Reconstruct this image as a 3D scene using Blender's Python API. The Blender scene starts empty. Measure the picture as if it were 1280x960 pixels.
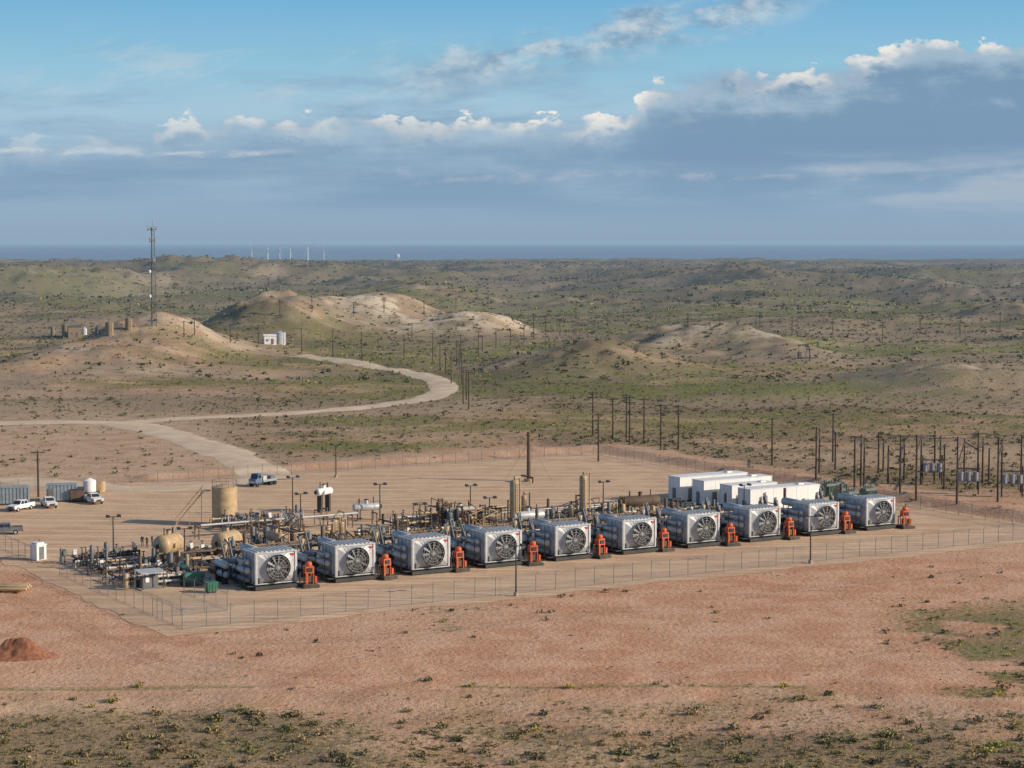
import bpy, math, random
import numpy as np
from mathutils import Vector, Matrix
random.seed(7); rng=np.random.default_rng(11)
S=bpy.context.scene
S.view_settings.view_transform='Standard'; S.view_settings.look='None'; S.view_settings.exposure=0
CH=45.0; F=2489.0; TH=math.atan(180/2489.0)
# ------------------------------------------------------------ noise
TAB=rng.random((256,256))
def vn(x,y,s=0):
    x=np.asarray(x,float)+s*17.31; y=np.asarray(y,float)+s*9.77
    xi=np.floor(x).astype(int); yi=np.floor(y).astype(int); fx=x-xi; fy=y-yi
    fx=fx*fx*fx*(fx*(fx*6-15)+10); fy=fy*fy*fy*(fy*(fy*6-15)+10)
    a=TAB[xi&255,yi&255];b=TAB[(xi+1)&255,yi&255];c=TAB[xi&255,(yi+1)&255];d=TAB[(xi+1)&255,(yi+1)&255]
    return (a*(1-fx)+b*fx)*(1-fy)+(c*(1-fx)+d*fx)*fy
def fbm(x,y,s=0,o=4,g=.5):
    t=0;w=1;n=0
    for i in range(o):
        t=t+w*vn(x,y,s+i*3); n+=w; w*=g; x=np.asarray(x)*2.03; y=np.asarray(y)*2.03
    return t/n
def sm(x,a,b):
    t=np.clip((np.asarray(x,float)-a)/(b-a),0,1); return t*t*(3-2*t)
def ray(u,v):
    xc=(u-640)/F; zc=(480-v)/F
    return xc, math.cos(TH)+zc*math.sin(TH), -math.sin(TH)+zc*math.cos(TH)
def PF(u,v,z=0):
    x,y,dz=ray(u,v); t=(z-CH)/dz; return np.array([x*t,y*t])
A=PF(228,787)
r0=PF(338,738); r1=PF(1097,663)
e1=(r1-r0)/np.linalg.norm(r1-r0); e2=np.array([-e1[1],e1[0]]); RA=math.atan2(e1[1],e1[0])
STEP=np.linalg.norm(r1-r0)/9
LA=144.5; LB=float((PF(750,568)-A)@e2)
def Q(a,b): return A+e1*a+e2*b
def AB(p): return float((p-A)@e1),float((p-A)@e2)
# ------------------------------------------------------------ terrain height
HL=[]
def hill(u,vt,vb,su,sy,k=1.0,pw=1.0):
    d=CH*F/(vb-300.)+sy*.8
    z=CH-(vt-300.)/F*d
    HL.append(((u-640)/F*d,d,z*k,su/F*d,sy,pw))
hill(198,408,452,62,36); hill(90,432,470,90,45,.8)
hill(335,384,428,58,40,.95); hill(395,390,425,60,40,.7); hill(548,394,420,78,34,.95,3.); hill(455,391,418,62,34,.9,2.5)
hill(860,406,445,88,40); hill(965,425,452,45,36,.65); hill(745,434,470,66,32,.95); hill(650,440,466,50,28,.45)
hill(1235,450,492,75,30,.95);hill(1120,462,490,50,28,.5); hill(545,349,380,60,110); hill(730,358,382,55,80); hill(935,338,356,45,180)
hill(1240,376,402,50,80); hill(1100,395,412,70,80,.7); hill(1000,398,418,60,70,.6); hill(270,328,350,110,240,.85); hill(90,338,362,80,180);hill(20,372,398,60,80,.7)
hill(130,385,405,60,70,.6); hill(640,385,398,50,70,.5); hill(1180,350,368,60,150,.8); hill(850,372,388,50,80,.6)
hill(420,372,392,70,90,.7)
BERM=[Q(50,LB+8),Q(100,LB+8),Q(LA+8,LB+8),Q(LA+8,60),Q(LA+8,10)]
def pdist(x,y,pl):
    best=np.full(np.shape(x),1e9)
    for p,q in zip(pl[:-1],pl[1:]):
        dx,dy=q[0]-p[0],q[1]-p[1]; L=dx*dx+dy*dy
        t=np.clip(((x-p[0])*dx+(y-p[1])*dy)/L,0,1)
        best=np.minimum(best,np.hypot(x-p[0]-t*dx,y-p[1]-t*dy))
    return best
def padsd(x,y):
    a=(x-A[0])*e1[0]+(y-A[1])*e1[1]; b=(x-A[0])*e2[0]+(y-A[1])*e2[1]
    return np.maximum(np.maximum(-a,a-LA),np.maximum(-b,b-LB))
def Hh(x,y):
    x=np.asarray(x,float); y=np.asarray(y,float)
    far=sm(y,440,760)
    h=far*((fbm(x/95,y/95,1)-.5)*8+(fbm(x/28,y/28,2,3)-.5)*2.8)
    h=h+sm(y,430,560)*(fbm(x/40,y/40,9,3)-.5)*1.6
    rd=1-np.abs(2*fbm(x/330,y/420,3)-1)
    h=h+sm(y,1000,2200)*((rd-.80)*50)*(1-.45*sm(y,3200,4600))-4*sm(y,3000,4200)
    for (hx,hy,hz,sx,sy,pw) in HL:
        q=(((x-hx)/sx)**2/2+((y-hy)/sy)**2/2)
        n=(fbm(x/20+hx,y/20,5,4)-.5)
        h=h+hz*np.exp(-q**pw)*(1+(.75 if pw==1 else .3)*n*(q<6))
    h=h+(.7+.6*fbm(x/9,y/9,14,3))*np.exp(-(pdist(x,y,BERM)/3.0)**2)
    h=h+(1-sm(y,190,222))*(fbm(x/14,y/14,6,3)-.5)*1.1
    h=h-150*sm(y,4700,7000)+sm(y,9000,20000)*(fbm(x/4000,y/4000,8)-.5)*40
    return h
TT=np.geomspace(120,9000,2600)
def P(u,v):
    x,y,dz=ray(u,v); X=x*TT;Y=y*TT;Z=CH+dz*TT
    hit=np.nonzero(Z<=Hh(X,Y))[0]
    i=hit[0] if len(hit) else len(TT)-1
    return np.array([X[i],Y[i]])
def hz(p): return float(Hh(np.array([p[0]]),np.array([p[1]]))[0])
# ------------------------------------------------------------ node helper
class NT:
    def __init__(s,nt): s.nt=nt; s.n=nt.nodes; s.l=nt.links; s.dim='3D'
    def set(s,i,v):
        if v is None: return
        if isinstance(v,bpy.types.NodeSocket): s.l.new(v,i)
        else: i.default_value=v
    def m(s,op,a,b=None,c=None,clamp=False):
        n=s.n.new('ShaderNodeMath'); n.operation=op; n.use_clamp=clamp
        s.set(n.inputs[0],a); s.set(n.inputs[1],b); s.set(n.inputs[2],c); return n.outputs[0]
    def mix(s,f,a,b,t='MIX'):
        n=s.n.new('ShaderNodeMixRGB'); n.blend_type=t
        s.set(n.inputs[0],f)
        for i,v in ((1,a),(2,b)):
            if isinstance(v,(tuple,list)): v=tuple(v)+((1,) if len(v)==3 else ())
            s.set(n.inputs[i],v)
        return n.outputs[0]
    def sst(s,x,a,b,o0=0.,o1=1.):
        n=s.n.new('ShaderNodeMapRange'); n.interpolation_type='SMOOTHSTEP'
        s.set(n.inputs[0],x); n.inputs[1].default_value=a; n.inputs[2].default_value=b
        n.inputs[3].default_value=o0; n.inputs[4].default_value=o1; return n.outputs[0]
    def xyz(s,x,y,z=0.):
        n=s.n.new('ShaderNodeCombineXYZ'); s.set(n.inputs[0],x);s.set(n.inputs[1],y);s.set(n.inputs[2],z); return n.outputs[0]
    def noise(s,vec,sc=1.,det=5.,rough=.5,dist=0.):
        n=s.n.new('ShaderNodeTexNoise'); n.noise_dimensions=s.dim; s.l.new(vec,n.inputs['Vector']); n.inputs['Scale'].default_value=sc
        n.inputs['Detail'].default_value=det; n.inputs['Roughness'].default_value=rough; n.inputs['Distortion'].default_value=dist
        return n.outputs[0]
    def ramp(s,x,st):
        n=s.n.new('ShaderNodeValToRGB'); s.l.new(x,n.inputs[0]); e=n.color_ramp.elements
        while len(e)<len(st): e.new(.5)
        for k,(p,c) in zip(e,st):
            k.position=p; k.color=(c,c,c,1) if not isinstance(c,tuple) else tuple(c)+(1,)
        return n.outputs[0]
def lin(r,g,b): return tuple((c/255/12.92 if c/255<=.04045 else ((c/255+.055)/1.055)**2.4) for c in (r,g,b))
# ------------------------------------------------------------ world sky
SE=math.radians(22); SAZ=math.atan2(1,-.25)
sd=Vector((math.sin(SAZ)*math.cos(SE),math.cos(SAZ)*math.cos(SE),math.sin(SE)))
W=bpy.data.worlds.new("World"); S.world=W; W.use_nodes=True
w=NT(W.node_tree); w.n.clear()
out=w.n.new('ShaderNodeOutputWorld'); bg=w.n.new('ShaderNodeBackground'); w.l.new(bg.outputs[0],out.inputs[0])
sky=w.n.new('ShaderNodeTexSky'); sky.sky_type='NISHITA'; sky.sun_disc=False; sky.sun_elevation=SE; sky.sun_rotation=SAZ
sky.air_density=1.2; sky.dust_density=.8
nish=w.mix(1.,sky.outputs[0],(.11,.11,.11),'MULTIPLY')
tc=w.n.new('ShaderNodeTexCoord'); sp=w.n.new('ShaderNodeSeparateXYZ'); w.l.new(tc.outputs['Generated'],sp.inputs[0])
hx=w.m('MULTIPLY',w.m('ARCTAN2',sp.outputs[0],sp.outputs[1]),24.89); hy=w.m('MULTIPLY',w.m('ARCSINE',sp.outputs[2]),24.89)
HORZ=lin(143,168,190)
base=w.ramp(w.m('MULTIPLY',hy,1/8.),[(0,HORZ),(.05,lin(146,174,199)),(.12,lin(156,186,210)),(.19,lin(164,197,218)),(.27,lin(143,194,220)),(.38,lin(110,175,216)),(1,lin(68,128,198))])
V=w.xyz(hx,hy)
Vs=w.xyz(w.m('MULTIPLY',hx,.35),w.m('MULTIPLY',hy,2.2),3.)
ns=w.noise(Vs,1.,6.,.58,.3)
Vp=w.xyz(w.m('MULTIPLY',hx,1.3),w.m('MULTIPLY',hy,2.2))
npf=w.noise(Vp,1.6,8.,.62)
col=w.mix(w.m('MULTIPLY',w.sst(ns,.42,.66),w.m('MULTIPLY',w.sst(hy,.3,1.1),w.m('MULTIPLY',w.sst(hy,2.6,1.5),.75))),base,lin(124,158,190))
nb=w.noise(w.xyz(w.m('MULTIPLY',hx,.22),w.m('MULTIPLY',hy,1.6),9.),1.,6.,.55,.2)
n3=w.noise(w.xyz(w.m('MULTIPLY',hx,.8),w.m('SUBTRACT',w.m('MULTIPLY',hy,3.),w.m('MULTIPLY',hx,.5)),5.),1.,7.,.62,.4)
h0=w.m('ADD',w.m('MULTIPLY',hx,.19),2.24)
dd=w.m('ABSOLUTE',w.m('SUBTRACT',w.m('SUBTRACT',hy,h0),w.m('MULTIPLY',w.m('SUBTRACT',n3,.5),.9)))
ws=w.m('MULTIPLY',w.m('MULTIPLY',w.sst(dd,.42,.05),w.sst(n3,.34,.6)),w.m('MULTIPLY',w.sst(hx,-2.8,.2),w.sst(hx,4.4,2.6)))
col=w.mix(w.m('MULTIPLY',ws,.85),col,w.mix(w.sst(npf,.36,.66),lin(124,152,180),lin(208,214,218)))
lf=w.m('MULTIPLY',w.m('MULTIPLY',w.sst(n3,.46,.70),w.sst(hx,1.4,-2.)),w.m('MULTIPLY',w.sst(hy,1.5,1.8),w.sst(hy,2.8,2.0)))
col=w.mix(w.m('MULTIPLY',lf,.6),col,lin(192,206,216))
hx01=w.m('MULTIPLY',w.m('ADD',hx,6.4),1/12.8)
T=w.m('MULTIPLY',w.ramp(hx01,[(0,1.12/3),(.22,1.54/3),(.40,1.54/3),(.55,1.50/3),(.61,1.58/3),(.635,1.98/3),(.72,2.08/3),(.80,2.12/3),(.88,2.42/3),(1,2.36/3)]),3.)
b=w.m('SUBTRACT',w.m('ADD',T,w.m('MULTIPLY',w.m('SUBTRACT',npf,.52),1.0)),hy)
dens=w.ramp(hx01,[(0,.3),(.2,.5),(.5,.65),(.61,.8),(.66,1.),(1,1.)])
low=w.sst(w.m('ADD',hy,w.m('MULTIPLY',w.m('SUBTRACT',nb,.5),1.6)),.35,1.25)
mA=w.m('MULTIPLY',w.m('MULTIPLY',w.sst(b,0,.07),dens),w.m('ADD',w.m('MULTIPLY',low,.85),.1))
rim=w.m('MULTIPLY',w.sst(b,.0,.05),w.sst(b,.36,.06))
rn=w.noise(Vp,.8,3.,.5)
rimc=w.m('MULTIPLY',rim,w.sst(rn,.42,.55))
cg=w.mix(w.sst(w.m('ADD',b,w.m('MULTIPLY',w.m('SUBTRACT',ns,.5),1.2)),.05,.6),lin(160,184,204),lin(116,149,181))
col=w.mix(mA,col,cg)
slate=w.m('MULTIPLY',w.m('MULTIPLY',w.sst(hy,.1,.6),w.sst(hy,1.6,1.0)),w.sst(nb,.38,.6))
col=w.mix(w.m('MULTIPLY',slate,.6),col,lin(120,153,186))
pk=w.m('MULTIPLY',w.m('MULTIPLY',w.sst(hx,-2.,4.5),w.sst(nb,.5,.4)),w.m('MULTIPLY',w.sst(hy,.2,.6),w.sst(hy,1.15,.75)))
col=w.mix(w.m('MULTIPLY',pk,.55),col,lin(178,188,203))
pk2=w.m('MULTIPLY',w.sst(w.m('ABSOLUTE',w.m('SUBTRACT',hy,w.m('ADD',.8,w.m('MULTIPLY',w.m('SUBTRACT',n3,.5),.5)))),.09,.0),w.m('MULTIPLY',w.sst(npf,.42,.62),w.sst(hx,-4.,0.)))
col=w.mix(w.m('MULTIPLY',pk2,.4),col,lin(190,194,206))
sk=w.m('MULTIPLY',w.m('MULTIPLY',w.sst(w.m('ABSOLUTE',w.m('SUBTRACT',hy,w.m('ADD',1.06,w.m('MULTIPLY',w.m('SUBTRACT',n3,.5),.3)))),.06,.0),w.sst(hx,-2.2,-3.4)),w.sst(npf,.38,.56))
col=w.mix(w.m('MULTIPLY',sk,.7),col,lin(196,206,216))
col=w.mix(w.m('MULTIPLY',rimc,w.m('MULTIPLY',w.ramp(hx01,[(0,.12),(.24,.75),(.36,.6),(.5,.95),(1,1.)]),.97)),col,w.mix(w.sst(npf,.40,.6),lin(188,196,206),lin(244,240,232)))
fin=w.mix(w.sst(hy,5.,14.),col,nish)
fin=w.mix(.05,fin,nish)
w.l.new(fin,bg.inputs[0]); bg.inputs[1].default_value=1.0
try: W.cycles.sampling_method='MANUAL'; W.cycles.sample_map_resolution=512
except Exception: pass
L=bpy.data.lights.new("sun","SUN"); L.energy=5.0; L.angle=math.radians(.6); L.color=(1,.84,.645)
lo=bpy.data.objects.new("sun",L); S.collection.objects.link(lo); lo.rotation_euler=(-sd).to_track_quat('-Z','Y').to_euler()
# ------------------------------------------------------------ camera
cd=bpy.data.cameras.new("camera"); cam=bpy.data.objects.new("camera",cd); S.collection.objects.link(cam)
cd.sensor_width=36; cd.lens=70; cd.clip_end=900000; cd.clip_start=1
cam.location=(0,0,CH); cam.rotation_euler=(math.pi/2-TH,0,0); S.camera=cam
# ------------------------------------------------------------ materials
def hazed(g,shader,outn,m=None):  # aerial haze painted into the surface as bluish emission, growing with world distance
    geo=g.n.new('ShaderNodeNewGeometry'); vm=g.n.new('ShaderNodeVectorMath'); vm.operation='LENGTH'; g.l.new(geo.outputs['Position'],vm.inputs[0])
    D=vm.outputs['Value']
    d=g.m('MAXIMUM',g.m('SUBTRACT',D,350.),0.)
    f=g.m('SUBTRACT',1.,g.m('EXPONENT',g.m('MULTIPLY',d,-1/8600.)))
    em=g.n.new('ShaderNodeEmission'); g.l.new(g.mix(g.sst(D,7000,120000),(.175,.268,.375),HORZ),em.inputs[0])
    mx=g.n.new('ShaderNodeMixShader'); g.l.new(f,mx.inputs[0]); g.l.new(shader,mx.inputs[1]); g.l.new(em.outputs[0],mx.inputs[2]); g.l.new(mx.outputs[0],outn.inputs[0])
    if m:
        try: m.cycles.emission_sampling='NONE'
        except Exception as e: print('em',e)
MT={}
def mat(name,c,rough=.6,metal=0.,var=.18,dust=.15,haze=False,sc=1.2):
    m=bpy.data.materials.new(name); m.use_nodes=True; g=NT(m.node_tree); g.n.clear()
    o=g.n.new('ShaderNodeOutputMaterial'); p=g.n.new('ShaderNodeBsdfPrincipled')
    t=g.n.new('ShaderNodeTexCoord'); n=g.noise(t.outputs['Object'],sc,3.,.6); n2=g.noise(t.outputs['Object'],sc*.35,2.,.5)
    c2=tuple(x*(1-var) for x in c); c3=tuple(min(1,x*(1+var*.6)) for x in c)
    cc=g.mix(g.sst(n,.3,.7),c2,c3); cc=g.mix(g.m('MULTIPLY',g.sst(n2,.42,.7),dust),cc,(.33,.23,.15))
    g.l.new(cc,p.inputs['Base Color']); p.inputs['Roughness'].default_value=rough; p.inputs['Metallic'].default_value=metal
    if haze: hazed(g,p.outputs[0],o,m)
    else: g.l.new(p.outputs[0],o.inputs[0])
    MT[name]=m; return m
mat('galvanised_steel',(.47,.49,.51),.5,.2,dust=.18); mat('silver_cladding',(.54,.56,.58),.45,.25,dust=.18); mat('dark_steel',(.05,.055,.06),.5,.3)
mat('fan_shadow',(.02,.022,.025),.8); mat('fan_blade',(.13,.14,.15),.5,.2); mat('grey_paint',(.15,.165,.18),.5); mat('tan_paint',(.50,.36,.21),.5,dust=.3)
mat('orange_paint',(.58,.10,.025),.55,var=.3,dust=.3,sc=3.); mat('white_paint',(.80,.80,.79),.45,var=.05,dust=.1); mat('brown_pipe',(.13,.085,.06),.7)
mat('green_paint',(.03,.16,.10),.5); mat('grey_green_paint',(.16,.21,.18),.6); mat('blue_paint',(.08,.16,.3),.4); mat('red_paint',(.42,.03,.03),.5)
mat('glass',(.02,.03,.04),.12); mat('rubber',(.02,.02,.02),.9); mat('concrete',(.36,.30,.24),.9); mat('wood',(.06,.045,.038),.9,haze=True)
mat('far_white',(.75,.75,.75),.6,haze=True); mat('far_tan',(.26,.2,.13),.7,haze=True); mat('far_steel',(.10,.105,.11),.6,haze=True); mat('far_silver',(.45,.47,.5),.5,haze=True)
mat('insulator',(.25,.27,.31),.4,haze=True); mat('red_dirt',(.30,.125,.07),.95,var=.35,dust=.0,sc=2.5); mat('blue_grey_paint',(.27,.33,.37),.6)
mat('skin',(.45,.27,.19),.6,dust=0); mat('cloth_navy',(.03,.04,.08),.9,dust=.1); mat('cloth_khaki',(.25,.19,.12),.9); mat('hair',(.03,.02,.015),.8,dust=0); mat('light_lamp',(.7,.7,.65),.3)
m=bpy.data.materials.new('chain_link'); m.use_nodes=True; g=NT(m.node_tree); g.n.clear()
o=g.n.new('ShaderNodeOutputMaterial'); p=g.n.new('ShaderNodeBsdfPrincipled'); p.inputs['Base Color'].default_value=(.3,.3,.3,1); tr=g.n.new('ShaderNodeBsdfTransparent'); mx=g.n.new('ShaderNodeMixShader')
t=g.n.new('ShaderNodeTexCoord'); g.l.new(g.m('ADD',g.m('MULTIPLY',g.noise(t.outputs['Object'],.4,2.),.14),.03),mx.inputs[0])
g.l.new(tr.outputs[0],mx.inputs[1]); g.l.new(p.outputs[0],mx.inputs[2]); g.l.new(mx.outputs[0],o.inputs[0]); MT['chain_link']=m
def ground_mat(name,pad=False,road=False):
    m=bpy.data.materials.new(name); m.use_nodes=True; g=NT(m.node_tree); g.n.clear(); g.dim='2D'
    o=g.n.new('ShaderNodeOutputMaterial'); p=g.n.new('ShaderNodeBsdfPrincipled'); p.inputs['Roughness'].default_value=1; p.inputs['Specular IOR Level'].default_value=.1
    geo=g.n.new('ShaderNodeNewGeometry'); pos=geo.outputs['Position']
    nl=g.noise(pos,.018,5.,.55); nm=g.noise(pos,.16,6.,.62,.3); nf=g.noise(pos,1.4,5.,.65); nvf=g.noise(pos,5.,3.,.6)
    mp=g.n.new('ShaderNodeMapping'); g.l.new(pos,mp.inputs[0]); mp.inputs['Rotation'].default_value=(0,0,-RA); mp.inputs['Scale'].default_value=(.035,.5,.3)
    nt_=g.noise(mp.outputs[0],1.,6.,.65,1.2)
    if road:
        c=g.mix(g.sst(nm,.35,.65),(.58,.45,.33),(.68,.55,.41)); c=g.mix(g.m('MULTIPLY',g.sst(nf,.5,.75),.35),c,(.47,.34,.24))
    elif pad:
        c=g.mix(g.sst(nl,.35,.65),(.60,.425,.285),(.68,.485,.33)); c=g.mix(g.m('MULTIPLY',g.sst(nm,.40,.66),.6),c,(.49,.325,.215)) 
        c=g.mix(g.m('MULTIPLY',g.sst(nt_,.47,.66),.55),c,(.42,.265,.17))
        wv=g.n.new('ShaderNodeTexWave'); wv.wave_type='BANDS'; wv.bands_direction='Y'; g.l.new(mp.outputs[0],wv.inputs['Vector']); wv.inputs['Scale'].default_value=.35; wv.inputs['Distortion'].default_value=14; wv.inputs['Detail'].default_value=3; wv.inputs['Detail Scale'].default_value=.5
        c=g.mix(g.m('MULTIPLY',g.sst(wv.outputs[1],.80,.97),g.m('MULTIPLY',g.sst(nl,.4,.6),.5)),c,(.36,.23,.145))
        wv2=g.n.new('ShaderNodeTexWave'); wv2.wave_type='RINGS'; g.l.new(pos,wv2.inputs['Vector']); wv2.inputs['Scale'].default_value=.05; wv2.inputs['Distortion'].default_value=22; wv2.inputs['Detail'].default_value=2; wv2.inputs['Detail Scale'].default_value=.12
        c=g.mix(g.m('MULTIPLY',g.sst(wv2.outputs[1],.88,.99),.4),c,(.76,.58,.41))
        c=g.mix(g.m('MULTIPLY',g.sst(nf,.5,.8),.3),c,(.70,.53,.38))
    else:
        at=g.n.new('ShaderNodeAttribute'); at.attribute_name='mask'; s=g.n.new('ShaderNodeSeparateColor'); g.l.new(at.outputs['Color'],s.inputs[0])
        veg,red,grn=s.outputs[0],s.outputs[1],s.outputs[2]
        at2=g.n.new('ShaderNodeAttribute'); at2.attribute_name='mask2'; s2=g.n.new('ShaderNodeSeparateColor'); g.l.new(at2.outputs['Color'],s2.inputs[0])
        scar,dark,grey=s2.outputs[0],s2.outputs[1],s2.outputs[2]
        tan=g.mix(g.sst(nm,.35,.65),(.44,.30,.195),(.58,.415,.29))
        tan=g.mix(grey,tan,g.mix(g.sst(nm,.35,.65),(.26,.205,.14),(.375,.30,.22)))
        rd=g.mix(g.sst(nm,.35,.65),(.56,.295,.18),(.67,.405,.27))
        c=g.mix(red,tan,rd)
        c=g.mix(g.m('MULTIPLY',g.sst(nl,.45,.65),g.m('SUBTRACT',.4,g.m('MULTIPLY',grey,.2))),c,(.64,.45,.31))
        c=g.mix(g.m('MULTIPLY',g.sst(nt_,.50,.68),g.m('MULTIPLY',red,.35)),c,(.44,.22,.13))
        c=g.mix(g.m('MULTIPLY',scar,g.sst(nm,.32,.56)),c,(.68,.58,.45))
        thr=g.m('SUBTRACT',.90,g.m('MULTIPLY',veg,.54))
        nn=g.m('ADD',g.m('MULTIPLY',nf,.65),g.m('MULTIPLY',nm,.5))
        vm_=g.m('MULTIPLY',g.m('SUBTRACT',nn,g.m('SUBTRACT',thr,.12)),6.,clamp=True)
        sc=g.mix(g.sst(nl,.4,.6),(.135,.122,.072),(.17,.16,.09))
        sc=g.mix(g.m('MULTIPLY',g.m('SUBTRACT',1.,grey),.7),sc,(.27,.20,.12))
        c=g.mix(g.m('MULTIPLY',vm_,g.m('SUBTRACT',.8,g.m('MULTIPLY',scar,.6))),c,sc)
        c=g.mix(g.m('MULTIPLY',grn,g.sst(nf,.25,.6)),c,(.17,.19,.06))
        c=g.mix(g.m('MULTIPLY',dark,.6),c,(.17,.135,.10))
        c=g.mix(g.m('MULTIPLY',g.sst(nvf,.5,.75),.25),c,(.25,.16,.11))
    g.l.new(c,p.inputs['Base Color'])
    bp=g.n.new('ShaderNodeBump'); bp.inputs['Strength'].default_value=.5 if not (pad or road) else .2; bp.inputs['Distance'].default_value=.5; g.l.new(nf,bp.inputs['Height']); g.l.new(bp.outputs[0],p.inputs['Normal'])
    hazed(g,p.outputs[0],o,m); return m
# ------------------------------------------------------------ terrain
ys=np.concatenate([np.linspace(40,158,14),np.geomspace(160,1400,540),np.geomspace(1408,6500,220),np.geomspace(6800,400000,50)])
ss=np.concatenate([np.linspace(-1.6,-.37,22)[:-1],np.linspace(-.36,.36,500),np.linspace(.37,1.6,22)[1:]])
YY,SS=np.meshgrid(ys,ss,indexing='ij'); XX=SS*(YY+40)
ZZ=Hh(XX.ravel(),YY.ravel()); 
ncol=len(ss); nrow=len(ys)
def smooth_line(pts,n=12):
    pts=[np.array(p,float) for p in pts]; pts=[2*pts[0]-pts[1]]+pts+[2*pts[-1]-pts[-2]]; o=[]
    for i in range(1,len(pts)-2):
        a,b_,c,d=pts[i-1:i+3]
        for k in range(n):
            t=k/n; o.append(.5*((2*b_)+(-a+c)*t+(2*a-5*b_+4*c-d)*t*t+(-a+3*b_-3*c+d)*t**3))
    o.append(pts[-2]); return o
RDA=smooth_line([P(*q) for q in [(-120,531),(20,529),(110,528),(160,531),(205,541),(250,555),(290,570),(325,587),(345,600)]])
RDB=smooth_line([P(*q) for q in [(150,529),(230,523),(340,518),(430,512),(495,505),(540,496),(555,487),(545,475),(505,465),(460,457),(420,450),(375,445)]])
RDC=smooth_line([P(*q) for q in [(-150,882),(0,884),(200,884),(420,880),(640,874),(900,868),(1100,874),(1300,884),(1400,890)]])
RDD=smooth_line([P(*q) for q in [(-150,612),(0,600),(90,606),(190,612),(280,606),(330,598)]])
TRK=[smooth_line([P(*q) for q in L_],5) for L_ in ([(-40,730),(80,775),(200,830),(360,858),(620,862)],[(1320,735),(1200,790),(1020,828),(760,846),(420,842),(150,815)],[(180,800),(420,800),(760,765),(1300,705)])]
def masks(x,y,full=False):
    n1=fbm(x/30,y/30,20); n2=fbm(x/7,y/7,21,3); n3=fbm(x/120,y/60,22)
    fg=1-sm(y+(n1-.5)*22,185,198)
    veg=fg*(.30+.50*sm(n1,.38,.62))
    xr=sm(x+(n1-.5)*22+(y-190)*-.12,34,50)*(1-sm(y+(n2-.5)*20,232,262)) * sm(n1*.5+.7*n2,.46,.72)
    veg=np.maximum(veg,xr*.8)
    veg=np.maximum(veg,.42*sm(n1,.52,.66)*sm(n2,.4,.6)*(1-sm(y,262,275)))
    bk=sm(padsd(x,y)+(n1-.5)*10,13,24)*sm(y,330,350)
    dens=.5+.6*sm(n3,.40,.60)*sm(n1+.2*n2,.45,.68)
    left=(1-sm(x/y,-.12,-.06))*(1-sm(y,750,900))*sm(y,560,575)
    dens=dens*(1-.35*left)
    fd=(1-sm(x/y,-.165,-.14))*(1-sm(y+(n1-.5)*60,500,520)); dens=dens*(1-.5*fd)
    dens=dens*(1+.4*sm(y,900,1700))
    veg=np.maximum(veg,bk*dens)
    rd=np.minimum(np.minimum(pdist(x,y,RDA)-4.5,pdist(x,y,RDB)-3.2),pdist(x,y,RDD)-5)
    rc=pdist(x,y,RDC)
    veg=veg*sm(rd+(n2-.5)*2,0,2.5)*(1-.85*np.exp(-((rc+(n2-.5)*2)/2.2)**2))
    hillm=0
    for (hx_,hy_,hz_,sx,sy,pw) in HL[:12]:
        hillm=np.maximum(hillm,np.exp(-((((x-hx_)/sx)**2+((y-hy_)/sy)**2)/2)**pw))
    veg=veg*(1-.35*hillm)
    red=np.clip(.95*(1-sm(y,262,330))+.5*sm(n3,.42,.6)*(1-sm(y,600,1100)),0,1)
    red=np.maximum(red,.7*np.exp(-(pdist(x,y,BERM)/5)**2)); red=red*(1-.5*fg)
    red=red*sm(rd,-1,3)
    g1=np.exp(-((x+35+ (n1-.5)*20)/16)**2-((y-436)/10)**2)*1.5
    g2=sm(n3,.50,.60)*sm(y,440,480)*(1-sm(y,1700,3000))*.55*(1-hillm)
    g3=np.maximum(np.exp(-((y-595+(n1-.5)*40)/28)**2)*sm(x,-20,10),np.exp(-((y-800+(n1-.5)*90)/45)**2)*sm(x,-60,-20))*1.15*(1-hillm)
    l1=np.exp(-((y-198.3-(n1-.5)*1.5)/.6)**2)*((x<-26)|((x>-6)&(x<30)&(n2>.5)))*.9
    grn=np.clip(np.maximum(np.maximum(np.maximum(g1,g2),g3),l1),0,1)*sm(n2,.24,.46)
    grn=np.maximum(grn,.65*np.maximum(xr,fg*.4)*sm(n2,.48,.62))
    if not full: return np.clip(veg,0,1),np.clip(red,0,1),np.clip(grn,0,1),rd
    slope=np.clip(fbm(x/18,y/18,31,4),0,1)
    scar=0
    for i in (4,5): 
        (hx_,hy_,hz_,sx,sy,pw)=HL[i]; scar=np.maximum(scar,np.exp(-((((x-hx_)/(sx*1.6))**2+((y-hy_)/(sy*1.6))**2)/1)**3))
    scar=scar*1.1*sm(slope,.32,.5)+.7*sm(slope,.56,.66)*sm(y,480,800)*(.2+.7*hillm)+.35*sm(y,900,1500)*sm(fbm(x/60,y/150,33),.60,.68)
    dark=np.exp(-((pdist(x,y,BERM)-3.5)/2.5)**2)*.35  # shade along the berm, painted as a darker soil band
    dark=np.maximum(dark,.65*sm(fbm(x/260,y/330,35,3),.45,.60)*sm(y,850,1600))  # broad far zones darkened in soil colour in place of cloud shadow
    for T_ in TRK:
        tdst=pdist(x,y,T_)+(n2-.5)*.6; dark=np.maximum(dark,.42*np.exp(-((tdst-1.0)/.45)**2)*sm(n1,.3,.5)*(y<300))
    grey=sm(y,430,620)*(.8+.2*hillm)
    return np.clip(veg,0,1),np.clip(red,0,1),np.clip(grn,0,1),np.clip(scar,0,1),np.clip(dark,0,1),np.clip(grey,0,1)
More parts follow.
